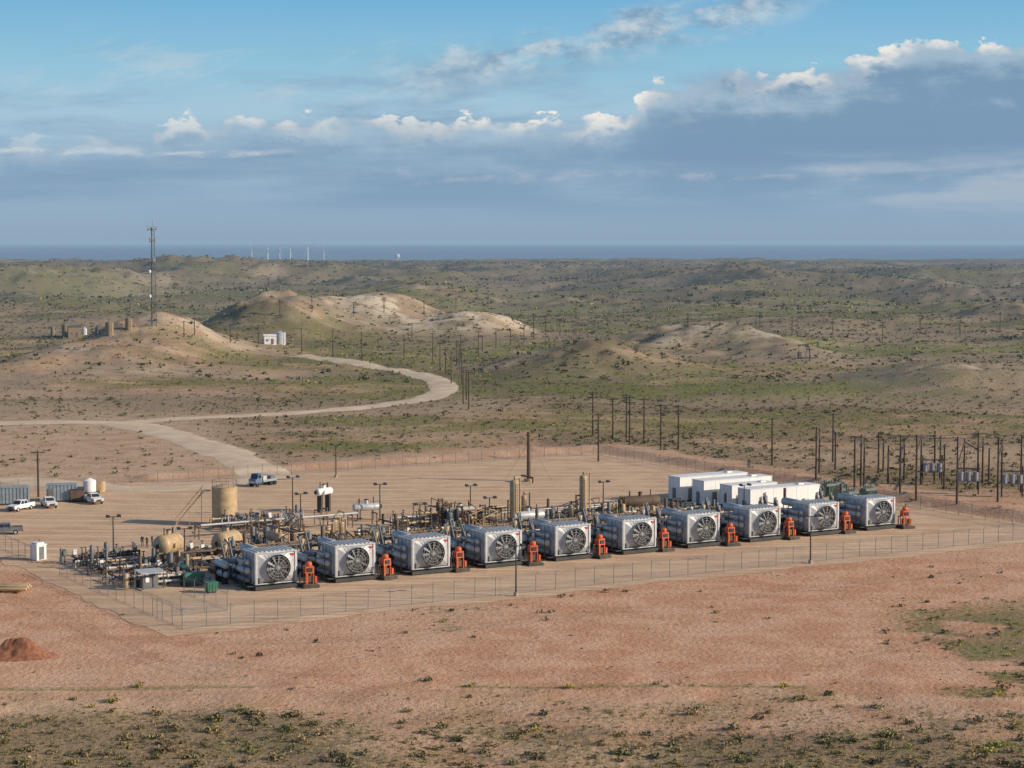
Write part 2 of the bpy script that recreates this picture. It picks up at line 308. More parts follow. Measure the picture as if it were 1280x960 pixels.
def quadmesh(name,co,fc,mats,smooth=True,attrs=()):
    me=bpy.data.meshes.new(name); k=fc.shape[1]
    me.vertices.add(len(co)); me.vertices.foreach_set('co',np.asarray(co,np.float32).ravel())
    me.loops.add(fc.size); me.loops.foreach_set('vertex_index',fc.astype(np.int32).ravel())
    me.polygons.add(len(fc)); me.polygons.foreach_set('loop_start',(np.arange(len(fc))*k).astype(np.int32))
    me.polygons.foreach_set('use_smooth',np.full(len(fc),smooth))
    for m_ in mats: me.materials.append(m_)
    for an,av in attrs:
        a=me.color_attributes.new(an,'FLOAT_COLOR','POINT'); a.data.foreach_set('color',np.asarray(av,np.float32).ravel())
    me.update(calc_edges=True); me.validate()
    ob=bpy.data.objects.new(name,me); S.collection.objects.link(ob); return ob
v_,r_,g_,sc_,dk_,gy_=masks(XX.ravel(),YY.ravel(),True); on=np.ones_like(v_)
idx=np.arange(nrow*ncol).reshape(nrow,ncol)
fc=np.stack([idx[:-1,:-1],idx[:-1,1:],idx[1:,1:],idx[1:,:-1]],-1).reshape(-1,4)
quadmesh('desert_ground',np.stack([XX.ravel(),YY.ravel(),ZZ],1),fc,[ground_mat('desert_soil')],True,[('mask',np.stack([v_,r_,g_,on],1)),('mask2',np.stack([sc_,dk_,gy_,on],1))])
n=90; aa=np.linspace(-3,LA+3,n); bb=np.linspace(-3,LB+4,n); AAm,BBm=np.meshgrid(aa,bb,indexing='ij')
wob=(fbm(AAm/6,BBm/6,33)-.5)*3; edge=((AAm<0)|(AAm>LA)|(BBm<0)|(BBm>LB+1)); 
AA2=AAm+wob*edge; BB2=BBm+wob*edge
pc=np.stack([A[0]+e1[0]*AA2+e2[0]*BB2,A[1]+e1[1]*AA2+e2[1]*BB2,np.full_like(AA2,.03)],-1).reshape(-1,3)
ii=np.arange(n*n).reshape(n,n); quadmesh('gravel_pad',pc,np.stack([ii[:-1,:-1],ii[1:,:-1],ii[1:,1:],ii[:-1,1:]],-1).reshape(-1,4),[ground_mat('caliche_gravel',pad=True)])
rm=ground_mat('dirt_road_surface',road=True)
def road(name,pl,wd,off=.1):
    pts=[]; 
    for a,b_ in zip(pl[:-1],pl[1:]):
        k=max(1,int(np.linalg.norm(b_-a)/2.0))
        for j in range(k): pts.append(a+(b_-a)*j/k)
    pts=np.array(pts+[pl[-1]]); t=np.gradient(pts,axis=0); t/=np.linalg.norm(t,axis=1)[:,None]; nn=np.stack([-t[:,1],t[:,0]],1)
    s_=np.linspace(-1,1,9)
    wv=wd*.5*(1+.35*(fbm(pts[:,0]/5,pts[:,1]/5,41)-.5)*2)
    G=pts[:,None,:]+nn[:,None,:]*(s_[None,:,None]*wv[:,None,None])
    z=Hh(G[...,0].ravel(),G[...,1].ravel()).reshape(G.shape[:2])+off*(1-.9*np.abs(s_)**3)[None,:]
    co=np.concatenate([G,z[...,None]],-1).reshape(-1,3); I=np.arange(len(pts)*9).reshape(-1,9)
    quadmesh(name,co,np.stack([I[:-1,:-1],I[1:,:-1],I[1:,1:],I[:-1,1:]],-1).reshape(-1,4),[rm])
road('dirt_road',RDA,10.5,.16); road('dirt_road',RDB,8.5,.16); road('dirt_road',RDD,9,.06)
# ------------------------------------------------------------ scrub
PAL=np.array([(.12,.12,.06),(.15,.145,.07),(.075,.08,.042),(.19,.15,.09),(.2,.19,.06),(.10,.105,.065)])
def scrub(name,y0,y1,density,K,rr,fs,seed,smax=.34,hk=.75,pw=1.5,tint=(1,1,1)):
    r=np.random.default_rng(seed)
    area=.5*(y1**2-y0**2)*2*smax; N=int(area*density)
    y=np.sqrt(r.random(N)*(y1**2-y0**2)+y0**2); x=(r.random(N)*2-1)*smax*y
    v,rdm,g,rd=masks(x,y); keep=(r.random(N)<v**pw+g*.35+.012)&(padsd(x,y)>2.5)&(rd>.5)
    x,y,g=x[keep],y[keep],g[keep]; N=len(x); z=Hh(x,y)
    R=rr[0]+(rr[1]-rr[0])*r.random(N)**3
    R=np.where(g>.3,R*.75,R)
    th=r.random((N,K))*6.283; cz=r.random((N,K)); rad=(r.random((N,K))**.45); lob=1+.35*np.sin(th*3+r.random((N,1))*6)
    px=np.cos(th)*rad*np.sqrt(1-cz**2*.8)*lob; py=np.sin(th)*rad*np.sqrt(1-cz**2*.8)*lob; pz=cz*rad*hk+.08
    c=np.stack([px,py,pz],-1)*R[:,None,None]+np.stack([x,y,z],-1)[:,None,:]
    a=r.normal(size=(N,K,3)); a/=np.linalg.norm(a,axis=-1,keepdims=True); b_=r.normal(size=(N,K,3)); b_-=a*(a*b_).sum(-1,keepdims=True); b_/=np.linalg.norm(b_,axis=-1,keepdims=True)
    f=(fs*(.6+.8*r.random((N,K))))[...,None]*R[:,None,None]
    V=np.stack([c-a*f*.9,c+b_*f*.6,c+a*f,c-b_*f*.6],2).reshape(-1,3)
    V[:,2]=np.maximum(V[:,2],np.repeat(z,K*4)-.05)
    col=PAL[r.choice(6,N,p=[.25,.22,.13,.22,.08,.1])]*(.75+.5*r.random((N,1))); col=np.where((g>.3)[:,None],col*np.array([1.1,1.4,.75]),col)
    yb=(r.random(N)<.35)&(g>.35); col[yb]=np.array([.30,.28,.045])
    col=col*np.array(tint)
    C=np.repeat(col,K,0)*(.65+.7*r.random((N*K,1))); C=np.repeat(C,4,0); C=np.concatenate([C,np.ones((len(C),1))],1)
    quadmesh(name,V,np.arange(len(V)).reshape(-1,4),[MT['leaf']],False,[('col',C)]); print(name,N)
m=bpy.data.materials.new('leaf'); m.use_nodes=True; g=NT(m.node_tree); g.n.clear(); o=g.n.new('ShaderNodeOutputMaterial'); p=g.n.new('ShaderNodeBsdfPrincipled'); p.inputs['Roughness'].default_value=.9
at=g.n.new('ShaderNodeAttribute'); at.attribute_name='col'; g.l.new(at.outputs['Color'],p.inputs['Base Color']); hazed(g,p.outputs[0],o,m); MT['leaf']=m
scrub('desert_scrub',150,204,.6,60,(.14,.85),.22,1,tint=(1.35,1.25,1.15))
scrub('desert_grass',150,204,3.2,10,(.10,.28),.4,2,hk=1.1,tint=(1.6,1.35,1.1))
scrub('desert_scrub',204,330,.6,22,(.12,.55),.33,3,.45,tint=(1.2,1.15,1.1))
scrub('desert_scrub',330,620,.26,13,(.25,.8),.4,4)
scrub('desert_scrub',620,1200,.085,8,(.4,1.2),.55,5,pw=1.2)
scrub('desert_scrub',1200,3600,.011,6,(.9,2.3),.7,6,pw=1.2)
# ------------------------------------------------------------ mesh builder
class MB:
    def __init__(s): s.v=[];s.f=[];s.m=[];s.s=[];s.names=[]
    def mi(s,n):
        if n not in s.names: s.names.append(n)
        return s.names.index(n)
    def add(s,vs,fs,mt,sm_=False):
        o=len(s.v); s.v+= [tuple(map(float,v)) for v in vs]; k=s.mi(mt)
        for f in fs: s.f.append(tuple(i+o for i in f)); s.m.append(k); s.s.append(sm_)
    def box(s,c,d,mt,R=None,tp=(1,1)):
        vs=[]
        for z in (-1,1):
            for x,y in ((-1,-1),(1,-1),(1,1),(-1,1)):
                k=tp if z>0 else (1,1); v=Vector((x*d[0]/2*k[0],y*d[1]/2*k[1],z*d[2]/2))
                if R is not None: v=R@v
                vs.append(v+Vector(c))
        s.add(vs,[(3,2,1,0),(4,5,6,7),(0,1,5,4),(1,2,6,5),(2,3,7,6),(3,0,4,7)],mt)
    def cyl(s,p,q,r,mt,r2=None,n=12,cap=True,prof=None):
        p=Vector(p);q=Vector(q); ax=(q-p); Ln=ax.length
        if Ln<1e-6: return
        ax/=Ln; u=ax.orthogonal().normalized(); w_=ax.cross(u); r2=r if r2 is None else r2
        prof=prof or [(0,r),(Ln,r2)]
        vs=[]
        for (t,rr) in prof:
            for k in range(n):
                a=2*math.pi*k/n; vs.append(p+ax*t+(u*math.cos(a)+w_*math.sin(a))*rr)
        fs=[]
        for j in range(len(prof)-1):
            for k in range(n): fs.append((j*n+k,j*n+(k+1)%n,(j+1)*n+(k+1)%n,(j+1)*n+k))
        s.add(vs,fs,mt,True)
        if cap:
            s.add([vs[k] for k in range(n)],[tuple(range(n))[::-1]],mt); s.add([vs[-n+k] for k in range(n)],[tuple(range(n))],mt)
    def tank(s,p,q,r,mt,n=16,dome=.5):
        Ln=(Vector(q)-Vector(p)).length; h=r*dome
        pr=[(-h*math.cos(a)+0,r*math.sin(a)) for a in (0.05,.4,.8,1.2)]+[(0,r),(Ln,r)]+[(Ln+h*math.cos(a),r*math.sin(a)) for a in (1.2,.8,.4,.05)]
        s.cyl(p,q,r,mt,n=n,prof=pr)
    def pipe(s,pts,r,mt,n=8):
        for a,b_ in zip(pts[:-1],pts[1:]): s.cyl(a,b_,r,mt,n=n)
        for a in pts[1:-1]: s.cyl((a[0],a[1],a[2]-r),(a[0],a[1],a[2]+r),r,mt,n=n)
    def ext(s,prof,x0,x1,mt,top=None):
        n=len(prof); vs=[(x0,y,z) for y,z in prof]+[(x1,y,z) for y,z in prof]
        s.add(vs,[tuple(range(n)),tuple(range(2*n-1,n-1,-1))]+[(i,i+n,(i+1)%n+n,(i+1)%n) for i in range(n)],mt)
    def mesh(s,name):
        me=bpy.data.meshes.new(name); me.from_pydata(s.v,[],s.f)
        for k in s.names: me.materials.append(MT[k])
        me.polygons.foreach_set('material_index',s.m); me.polygons.foreach_set('use_smooth',s.s); me.update(); return me
def put(name,me,p,rot=0,z=None,sc=1):
    if isinstance(me,MB): me=me.mesh(name)
    ob=bpy.data.objects.new(name,me); S.collection.objects.link(ob)
    ob.location=(p[0],p[1],hz(p)+.0 if z is None else z); ob.rotation_euler=(0,0,rot); ob.scale=(sc,)*3 if not isinstance(sc,tuple) else sc; return ob
PZ=.03
# ------------------------------------------------------------ cooler
def cooler():
    k=MB(); G='galvanised_steel'
    k.box((0,2.5,.32),(6.2,4.8,.45),'dark_steel')
    k.box((0,2.6,2.85),(5.7,3.9,3.75),G)
    k.box((0,2.6,4.80),(5.95,4.15,.16),'silver_cladding'); k.box((0,2.6,.78),(5.9,4.1,.14),G)
    for x in (-2.9,2.9):
        for y in (.62,1.6,2.6,3.6,4.58): k.box((x,y,2.8),(.14,.12,3.9),'silver_cladding')
        k.box((x*.995,2.6,2.8),(.1,4,.12),'silver_cladding')
    for i in range(9): k.box((-2.4+i*.6,2.6,4.93),(.32,3.6,.1),'galvanised_steel')
    for x in (-2.75,2.75): k.box((x,.58,2.8),(.22,.14,4.0),'silver_cladding')
    n=32; vs=[];cz=2.82
    for j in range(n):
        a=2*math.pi*j/n; c,s_=math.cos(a),math.sin(a); t=1/max(abs(c)/2.62,abs(s_)/1.82)
        vs.append((c*t,.65,cz+s_*t))
    for j in range(n):
        a=2*math.pi*j/n; vs.append((math.cos(a)*1.72,.22,cz+math.sin(a)*1.72))
    k.add(vs,[(j,(j+1)%n,n+(j+1)%n,n+j) for j in range(n)],G,False)
    k.cyl((0,.3,cz),(0,-.12,cz),1.74,'silver_cladding',n=32,cap=False); k.cyl((0,.3,cz),(0,-.12,cz),1.66,'grey_paint',n=32,cap=False)
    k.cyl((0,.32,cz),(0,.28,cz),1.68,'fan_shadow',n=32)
    for j in range(10):
        a=2*math.pi*j/10+.2; R=Matrix.Rotation(a,3,'Y')@Matrix.Rotation(.5,3,'Z'); R0=Matrix.Rotation(a,3,'Y')
        k.box(Vector((0,.12,cz))+R0@Vector((0,0,.96)),(.32,.05,1.2),'fan_blade',R,tp=(1.25,1))
    k.cyl((0,.2,cz),(0,-.08,cz),.34,'grey_paint',n=14)
    for r in (.75,1.15,1.5):
        for j in range(24):
            a=2*math.pi*j/24;b_=2*math.pi*(j+1)/24
            k.cyl((math.cos(a)*r,-.14,cz+math.sin(a)*r),(math.cos(b_)*r,-.14,cz+math.sin(b_)*r),.014,'silver_cladding',n=4,cap=False)
    for j in range(6):
        a=math.pi*j/6; k.cyl((math.cos(a)*1.74,-.14,cz+math.sin(a)*1.74),(-math.cos(a)*1.74,-.14,cz-math.sin(a)*1.74),.014,'silver_cladding',n=4)
    k.box((2.2,.42,4.35),(.5,.06,.3),'red_paint'); k.box((-2.2,.45,1.3),(.5,.2,.6),'grey_paint')
    for z,r,mt_ in ((1.3,.34,'grey_paint'),(2.5,.42,'galvanised_steel'),(3.6,.34,'galvanised_steel')):
        k.tank((-3.55,1.6,z),(-3.55,4.6,z),r,mt_,n=12)
        k.pipe([(-3.55,4.3,z),(-3.55,6.2,z),(-2.6,7.6,z-.5)],r*.6,mt_)
    k.box((-3.5,3,.55),(.9,4.6,.12),'dark_steel')
    for y in (1.8,4.4): k.box((-3.95,y,2.1),(.1,.1,3.2),'dark_steel')
    k.box((-4.0,3.,3.95),(.08,2.8,.08),'dark_steel')
    k.box((-.3,11.2,.4),(4.4,12.6,.5),'dark_steel')
    k.box((0,7.4,1.7),(2.0,3.2,1.9),'grey_paint'); k.box((0,7.4,2.9),(1.5,2.9,.55),'galvanised_steel')
    for j in range(6): k.cyl((.75,6.1+j*.5,2.5),(.95,6.1+j*.5,3.3),.13,'brown_pipe',n=8)
    k.box((0,11.,1.3),(1.6,3.2,1.1),'grey_paint')
    for j in range(3):
        y=9.9+j*1.1
        k.cyl((.8,y,1.4),(2.1,y,1.4),.36,'grey_paint'); k.cyl((-.8,y,1.4),(-2.1,y,1.4),.36,'grey_paint')
    k.tank((1.7,9.6,2.3),(1.7,12.4,2.3),.36,'galvanised_steel'); k.tank((-1.7,9.6,2.3),(-1.7,12.4,2.3),.36,'grey_paint')
    for x,y,h in ((1.4,14.,3.6),(.2,15.2,4.3),(-1.2,14.4,3.8)):
        k.tank((x,y,.7),(x,y,h),.38,'grey_paint' if x>0 else 'tan_paint',n=12); k.pipe([(x,y,h),(x,y,h+.5),(x-.9,y-.8,h+.5),(x-.9,y-2,2.4)],.13,'grey_paint')
    k.tank((-.6,5.9,4.25),(-.6,9.4,4.25),.62,'galvanised_steel'); k.cyl((-.6,9.3,4.3),(-.6,9.3,6.3),.24,'brown_pipe'); 
    for y in (6.4,9.):
        for x in (-1.1,-.1): k.box((x,y,2.2),(.1,.1,3.6),'dark_steel')
    k.cyl((1.5,6.2,3.5),(1.5,7.5,3.5),.45,'silver_cladding'); k.cyl((1.5,7.5,3.5),(.5,7.8,3.1),.22,'galvanised_steel')
    k.tank((-4.4,6.6,2.6),(-4.4,9.6,2.6),.5,'silver_cladding'); k.tank((-4.3,6.8,1.3),(-4.3,9.4,1.3),.45,'galvanised_steel')
    for y in (7.,9.2): k.box((-4.4,y,1.1),(.9,.12,2.2),'dark_steel')
    k.box((-2.0,6.4,1.6),(.5,1.2,1.8),'silver_cladding')
    for (x,y) in ((-2.4,5.3),(-2.4,8),(-2.4,11),(2.,5.3),(2.,8),(2.,11),(-2.4,14),(2.,14)): k.cyl((x,y,.6),(x,y,1.8),.04,'dark_steel',n=5)
    for x in (-2.4,2.): k.cyl((x,5.3,1.75),(x,14,1.75),.035,'dark_steel',n=5); k.cyl((x,5.3,1.2),(x,14,1.2),.03,'dark_steel',n=5)
    k.pipe([(2.6,9,1.0),(2.6,17,1.0),(2.6,20,1.0)],.2,'brown_pipe'); k.pipe([(-2.9,9,1.2),(-2.9,17,1.2),(-2.9,20,1.2)],.2,'grey_paint')
    return k
cm=cooler().mesh('gas_compressor_unit')
def orange():
    k=MB()
    k.box((0,0,.2),(2.2,2.6,.35),'dark_steel'); k.box((0,0,.42),(1.7,2.,.1),'brown_pipe')
    for x in (-.5,.5):
        for y in (-.45,.45): k.box((x,y,1.2),(.1,.1,1.6),'orange_paint')
    k.box((0,0,1.05),(.75,.7,.8),'brown_pipe'); k.cyl((-.35,-.3,.5),(-.35,-.3,1.9),.16,'orange_paint'); k.box((0,0,2.3),(1.2,1.0,.9),'orange_paint',tp=(.92,.92))
    k.tank((-.0,0,2.8),(0,0,3.1),.44,'orange_paint',n=14,dome=.6); k.cyl((.2,.1,3.1),(.2,.1,3.75),.09,'dark_steel',n=8)
    k.box((.82,-.2,1.0),(.3,.7,.8),'orange_paint'); k.box((0,-.55,2.3),(.7,.08,.5),'dark_steel'); k.pipe([(-.7,0,1.9),(-1.2,0,1.9),(-1.2,0,.5)],.09,'dark_steel'); k.pipe([(.3,.6,.5),(.3,.6,2.2),(.9,.6,2.2)],.1,'dark_steel')
    for x in (-.61,.61): k.box((x,0,2.3),(.05,.7,.6),'red_paint')
    return k
om=orange().mesh('orange_pump_skid')
a0,b0=AB(r0); a0+=1.1
for i in range(10):
    put('gas_compressor_unit',cm,Q(a0+STEP*i,b0),RA,PZ); put('orange_pump_skid',om,Q(a0+STEP*i+4.2,b0-.3+.4*((i*7)%3)),RA+.15*((i*5)%3-1),PZ)
# ------------------------------------------------------------ light poles & fences
def lightpole(h):
    k=MB(); k.cyl((0,0,0),(0,0,.5),.3,'concrete'); k.cyl((0,0,.4),(0,0,h),.12,'dark_steel',r2=.08,n=8); k.box((0,0,h-.05),(1.8,.1,.1),'dark_steel')
    for x in (-.8,.8): k.box((x,-.25,h+.05),(.5,.6,.22),'dark_steel',Matrix.Rotation(.35,3,'X')); k.box((x,-.32,h-.06),(.4,.45,.03),'light_lamp',Matrix.Rotation(.35,3,'X'))
    return k
def hpx(u,vt,vb):
    p=P(u,vb); d=p[1]; return p,(vb-vt)/F*d*1.0
for (u,vt,vb) in [(142,645,700),(366,596,645),(376,617,664),(475,605,652),(588,607,650),(645,682,746),(1013,645,705),(754,602,642),(612,622,664),(930,606,652),(231,660,712),(420,556,597),(525,630,668)]:
    p,h=hpx(u,vt,vb); put('light_pole',lightpole(h),p,RA+random.uniform(-.3,.3),PZ)
def fence(p,q):
    L_=np.linalg.norm(q-p); n=int(L_/3); k=MB(); d=(q-p)/L_; ang=math.atan2(d[1],d[0])
    for i in range(n+1):
        x=L_*i/n; k.cyl((x,0,0),(x,0,2.3),.04,'grey_paint',n=5); k.cyl((x,0,2.25),(x,-.25,2.6),.025,'grey_paint',n=4)
    for z in (2.2,.15): k.cyl((0,0,z),(L_,0,z),.022,'grey_paint',n=4)
    for j in range(3): k.cyl((0,-.08*j-.05,2.32+.1*j),(L_,-.08*j-.05,2.32+.1*j),.008,'grey_paint',n=3)
    k.add([(0,0.0,.05),(L_,0,.05),(L_,0,2.2),(0,0,2.2)],[(0,1,2,3)],'chain_link')
    put('chain_link_fence',k,p,ang,0.0)
fence(Q(0,0),Q(LA,0)); fence(Q(LA,0),Q(LA,LB)); fence(Q(LA,LB),Q(48,LB)); fence(Q(0,LB),Q(0,56)); fence(Q(0,44),Q(0,0)); fence(Q(28,LB),Q(0,LB)); fence(Q(0,8),Q(9,8.)); fence(Q(9,8),Q(9,22))
# ------------------------------------------------------------ process equipment
def place(name,k,u,v,rot=0): return put(name,k,PF(u,v),RA+rot,PZ)
k=MB(); k.cyl((0,0,0),(0,0,6.1),2.0,'tan_paint',n=28); k.cyl((0,0,6.1),(0,0,6.55),2.0,'tan_paint',r2=.3,n=28); k.cyl((0,0,0),(0,0,.2),2.2,'concrete',n=28)
for z in (1.5,3,4.5,6.05): k.cyl((0,0,z),(0,0,z+.07),2.03,'tan_paint',n=28,cap=False)
for j in range(12):
    a=j*.52; k.cyl((math.cos(a)*1.95,math.sin(a)*1.95,6.1),(math.cos(a)*1.95,math.sin(a)*1.95,7.1),.03,'dark_steel',n=4)
    k.cyl((math.cos(a)*1.95,math.sin(a)*1.95,7.1),(math.cos(a+.52)*1.95,math.sin(a+.52)*1.95,7.1),.03,'dark_steel',n=4)
k.box((-2.9,-.6,5.5),(1.4,1.4,.1),'tan_paint')
for j in range(16): k.box((-3.3-j*.28,-.6,5.4-j*.34),(.3,.9,.06),'tan_paint')
for y in (-1.05,-.15): k.cyl((-3.2,y,6.4),(-7.7,y,1.0),.05,'tan_paint',n=5); k.cyl((-3.2,y,5.4),(-7.7,y,.05),.07,'tan_paint',n=5); 
for x,z in ((-3.5,6.2),(-5.4,3.9),(-7.5,1.2)): k.cyl((x,-1.05,0),(x,-1.05,z),.05,'tan_paint',n=6)
place('storage_tank',k,281,656,-.55)
def hvessel(Ln,r,mt,z=None):
    k=MB(); z=z or r+.9; k.tank((0,-Ln/2,z),(0,Ln/2,z),r,mt,n=22)
    for y in (-Ln*.32,Ln*.32): k.box((0,y,(z-r*.7)/2),(r*1.5,.4,z-r*.7),'concrete' if mt!='white_paint' else 'dark_steel'); k.cyl((0,y-.1,z),(0,y+.1,z),r*1.02,mt,n=22,cap=False)
    k.cyl((0,0,z+r-.05),(0,0,z+r+.55),.3,mt); k.cyl((0,0,z+r+.55),(0,0,z+r+.65),.4,'dark_steel'); k.cyl((0,-Ln*.3,z+r-.05),(0,-Ln*.3,z+r+1.),.08,'dark_steel'); k.cyl((0,Ln*.3,z+r-.05),(0,Ln*.3,z+r+.8),.12,'dark_steel')
    k.cyl((r*.95,-Ln*.2,z),(r+.35,-Ln*.2,z),.28,mt); k.pipe([(0,Ln*.3,z-r+.1),(0,Ln*.3,.4),(-r-1,Ln*.3,.4)],.12,'dark_steel'); k.cyl((0,-Ln/2-r*.5,z),(0,-Ln/2-r*.5-.25,z),.32,'dark_steel')
    return k
for (u,v,L_,r,mt,ro) in [(211,706,3.6,1.4,'tan_paint',-.95),(284,702,3.6,1.4,'tan_paint',-.95),(405,640,3.0,.62,'white_paint',-1.2),(800,645,6,.9,'brown_pipe',1.3),(575,655,5,.6,'silver_cladding',1.5),(458,650,4,.6,'silver_cladding',1.4),(345,690,4,.7,'tan_paint',0),(660,662,5,.7,'silver_cladding',1.5)]:
    place('pressure_vessel',hvessel(L_,r,mt,z=(3.4 if mt=='white_paint' else r+1.5)),u,v,ro)
def tower(h,r,mt):
    k=MB(); k.cyl((0,0,0),(0,0,.9),r*1.15,'concrete',n=16); k.tank((0,0,.9+r*.5),(0,0,h-r*.5),r,mt,n=18)
    k.cyl((0,0,h),(0,0,h+.5),.1,'dark_steel'); k.pipe([(0,0,h+.3),(r+.5,0,h+.3),(r+.5,0,1.2),(r+3.,0,1.2)],.13,mt); k.pipe([(-r,0,h*.6),(-r-.6,0,h*.6),(-r-.6,0,.6),(-r-.6,3,.6)],.13,'brown_pipe')
    for z in (h*.35,h*.7): k.cyl((0,0,z),(0,0,z+.08),r+.05,mt,n=18)
    for j in range(int(h/.4)): k.box((0,-r-.12,.8+j*.4),(.4,.04,.04),'dark_steel')
    for x in (-.2,.2): k.box((x,-r-.12,h/2),(.04,.04,h-1),'dark_steel')
    return k
for (u,v,h,r,mt) in [(643,663,7.9,.72,'tan_paint'),(729,657,8.0,.6,'tan_paint'),(714,657,3.4,.5,'tan_paint'),(418,683,4.,.45,'tan_paint'),(427,682,3.6,.4,'tan_paint'),(410,686,3.4,.4,'tan_paint'),(555,667,4.2,.5,'brown_pipe'),(562,669,3.6,.45,'grey_paint'),(775,652,3.6,.35,'brown_pipe'),(333,684,3.,.45,'grey_paint'),(600,660,3.2,.4,'brown_pipe'),(690,660,3.,.45,'grey_paint'),(840,650,3.,.4,'brown_pipe'),(655,655,4.6,.45,'tan_paint'),(548,664,4.6,.35,'brown_pipe'),(571,668,3.9,.4,'dark_steel')]:
    place('separator_tower',tower(h,r,mt),u,v,random.uniform(-.3,.3))
k=MB(); k.cyl((0,0,0),(0,0,.5),.9,'concrete'); k.cyl((0,0,.5),(0,0,9.3),.40,'brown_pipe',r2=.34,n=14); k.cyl((0,0,8.6),(0,0,8.8),.55,'brown_pipe')
for j in range(3):
    a=j*2.1; k.cyl((0,0,7.5),(math.cos(a)*5,math.sin(a)*5,0),.02,'dark_steel',n=4)
k.pipe([(0,0,1.2),(-1.6,0,1.2),(-1.6,-4,1.2),(-1.6,-4,.2)],.16,'brown_pipe')
place('flare_stack',k,661,602)
def rack(Ln,wd,pipes,hts,seed,legs=4):
    r=random.Random(seed); k=MB(); n=int(Ln/legs)
    for i in range(n+1):
        x=Ln*i/n
        for y in (0,wd): k.box((x,y,max(hts)/2),(.16,.16,max(hts)),'brown_pipe')
        for z in hts: k.box((x,wd/2,z-.1),(.16,wd+.3,.16),'brown_pipe')
    for z in hts:
        for j in range(pipes):
            y=.25+(wd-.5)*j/max(1,pipes-1); rr=r.uniform(.07,.17); mt=r.choice(['galvanised_steel','brown_pipe','grey_paint','brown_pipe','tan_paint','dark_steel'])
            xa=r.uniform(0,Ln*.15); xb=Ln-r.uniform(0,Ln*.3)
            k.cyl((xa,y,z+rr),(xb,y,z+rr),rr,mt,n=8)
            for q in range(int(Ln/7)):
                x=r.uniform(xa,xb); k.pipe([(x,y,z+rr),(x,y,z+rr+r.uniform(.4,1.4)),(x,y+r.choice([-2,2.5]),z+rr+.5),(x,y+r.choice([-2.,2.5]),.3)],rr*.7,mt,n=6)
    return k
put('pipe_rack',rack(104,3.2,4,[1.3,2.2],1),Q(14,b0+19.5),RA,PZ)
put('pipe_rack',rack(30,1.6,3,[2.0],2),Q(28,b0+45),RA,PZ)
put('pipe_rack',rack(30,2.2,3,[2.2],3),Q(70,b0+21),RA+math.pi/2,PZ)
put('pipe_rack',rack(46,2.0,3,[1.4],4),Q(66,b0+38),RA,PZ)
put('pipe_rack',rack(26,2.0,3,[1.6],5),Q(40,b0+21),RA+math.pi/2,PZ)
put('pipe_rack',rack(22,1.6,2,[3.2],7,5),Q(56,b0+31),RA,PZ)
def manifold(Ln,wd,seed,dens=1.0):
    r=random.Random(seed); k=MB()
    for j in range(int(wd/.8)):
        y=.5+j*.8; z=r.uniform(.5,1.5); rr=r.uniform(.09,.2); mt=r.choice(['dark_steel','grey_paint','galvanised_steel','brown_pipe','dark_steel','tan_paint','brown_pipe'])
        xa=r.uniform(0,Ln*.3); xb=Ln-r.uniform(0,Ln*.3)
        k.pipe([(xa,y,.0),(xa,y,z),(xb,y,z),(xb,y,.0)],rr,mt)
        x=xa+.4
        while x<xb-.3:
            k.cyl((x-.12,y,z),(x+.12,y,z),rr*1.7,mt)
            if r.random()<.6*dens: hh=r.uniform(.5,1.3); k.cyl((x,y,z),(x,y,z+hh),.07,'dark_steel',n=6); k.cyl((x,y,z+hh),(x,y,z+hh+.08),.25,r.choice(['dark_steel','blue_paint','grey_paint','brown_pipe']),n=10)
            if r.random()<.2: k.box((x,y,z+.4),(.5,.45,.7),r.choice(['grey_paint','white_paint','grey_green_paint']))
            k.box((x,y,z/2),(.14,.14,z),'brown_pipe'); x+=r.uniform(1.2,2.8)
    for q in range(int(Ln/3)):
        x=q*3+r.uniform(.5,2); k.cyl((x,0.2,.9),(x,wd-.2,.9),.14,'dark_steel')
    for q in range(int(Ln*wd/22)):
        x=r.uniform(0,Ln);y=r.uniform(0,wd);h=r.uniform(1.8,3.4); k.tank((x,y,.3),(x,y,h),r.uniform(.18,.4),r.choice(['tan_paint','brown_pipe','grey_paint']),n=10)
    return k
put('pipe_manifold',manifold(14,9,3),Q(3,b0+9),RA,PZ); put('pipe_manifold',manifold(12,14,4),Q(3,b0+21),RA,PZ); put('pipe_manifold',manifold(16,5,5),Q(20,b0+27),RA,PZ)
put('pipe_manifold',manifold(20,5,6),Q(46,b0+25),RA,PZ); put('pipe_manifold',manifold(24,5,8),Q(76,b0+26),RA,PZ); put('pipe_manifold',manifold(14,7,9),Q(34,b0+50),RA,PZ); put('pipe_manifold',manifold(10,6,10),Q(102,b0+24),RA,PZ)
put('pipe_manifold',manifold(18,7,12),Q(58,b0+38),RA,PZ); put('pipe_manifold',manifold(12,6,13),Q(86,b0+34),RA,PZ)
def arch(r,R_,h):
    k=MB(); pts=[(-R_,0,0),(-R_,0,h)]+[(-R_*math.cos(a),0,h+R_*math.sin(a)) for a in (.5,1.05,1.57,2.1,2.64)]+[(R_,0,h),(R_,0,0)]
    for a,b_ in zip(pts[:-1],pts[1:]): k.cyl(a,b_,r,'dark_steel',n=10)
    k.cyl((-R_,0,0),(-R_,0,.3),r*1.6,'grey_paint'); k.cyl((R_,0,0),(R_,0,.3),r*1.6,'grey_paint'); return k
for u,v in ((256,706),(265,707),(200,712),(302,712),(470,690),(560,680)): place('pipe_loop',arch(.28,.7,1.5),u,v,.3)
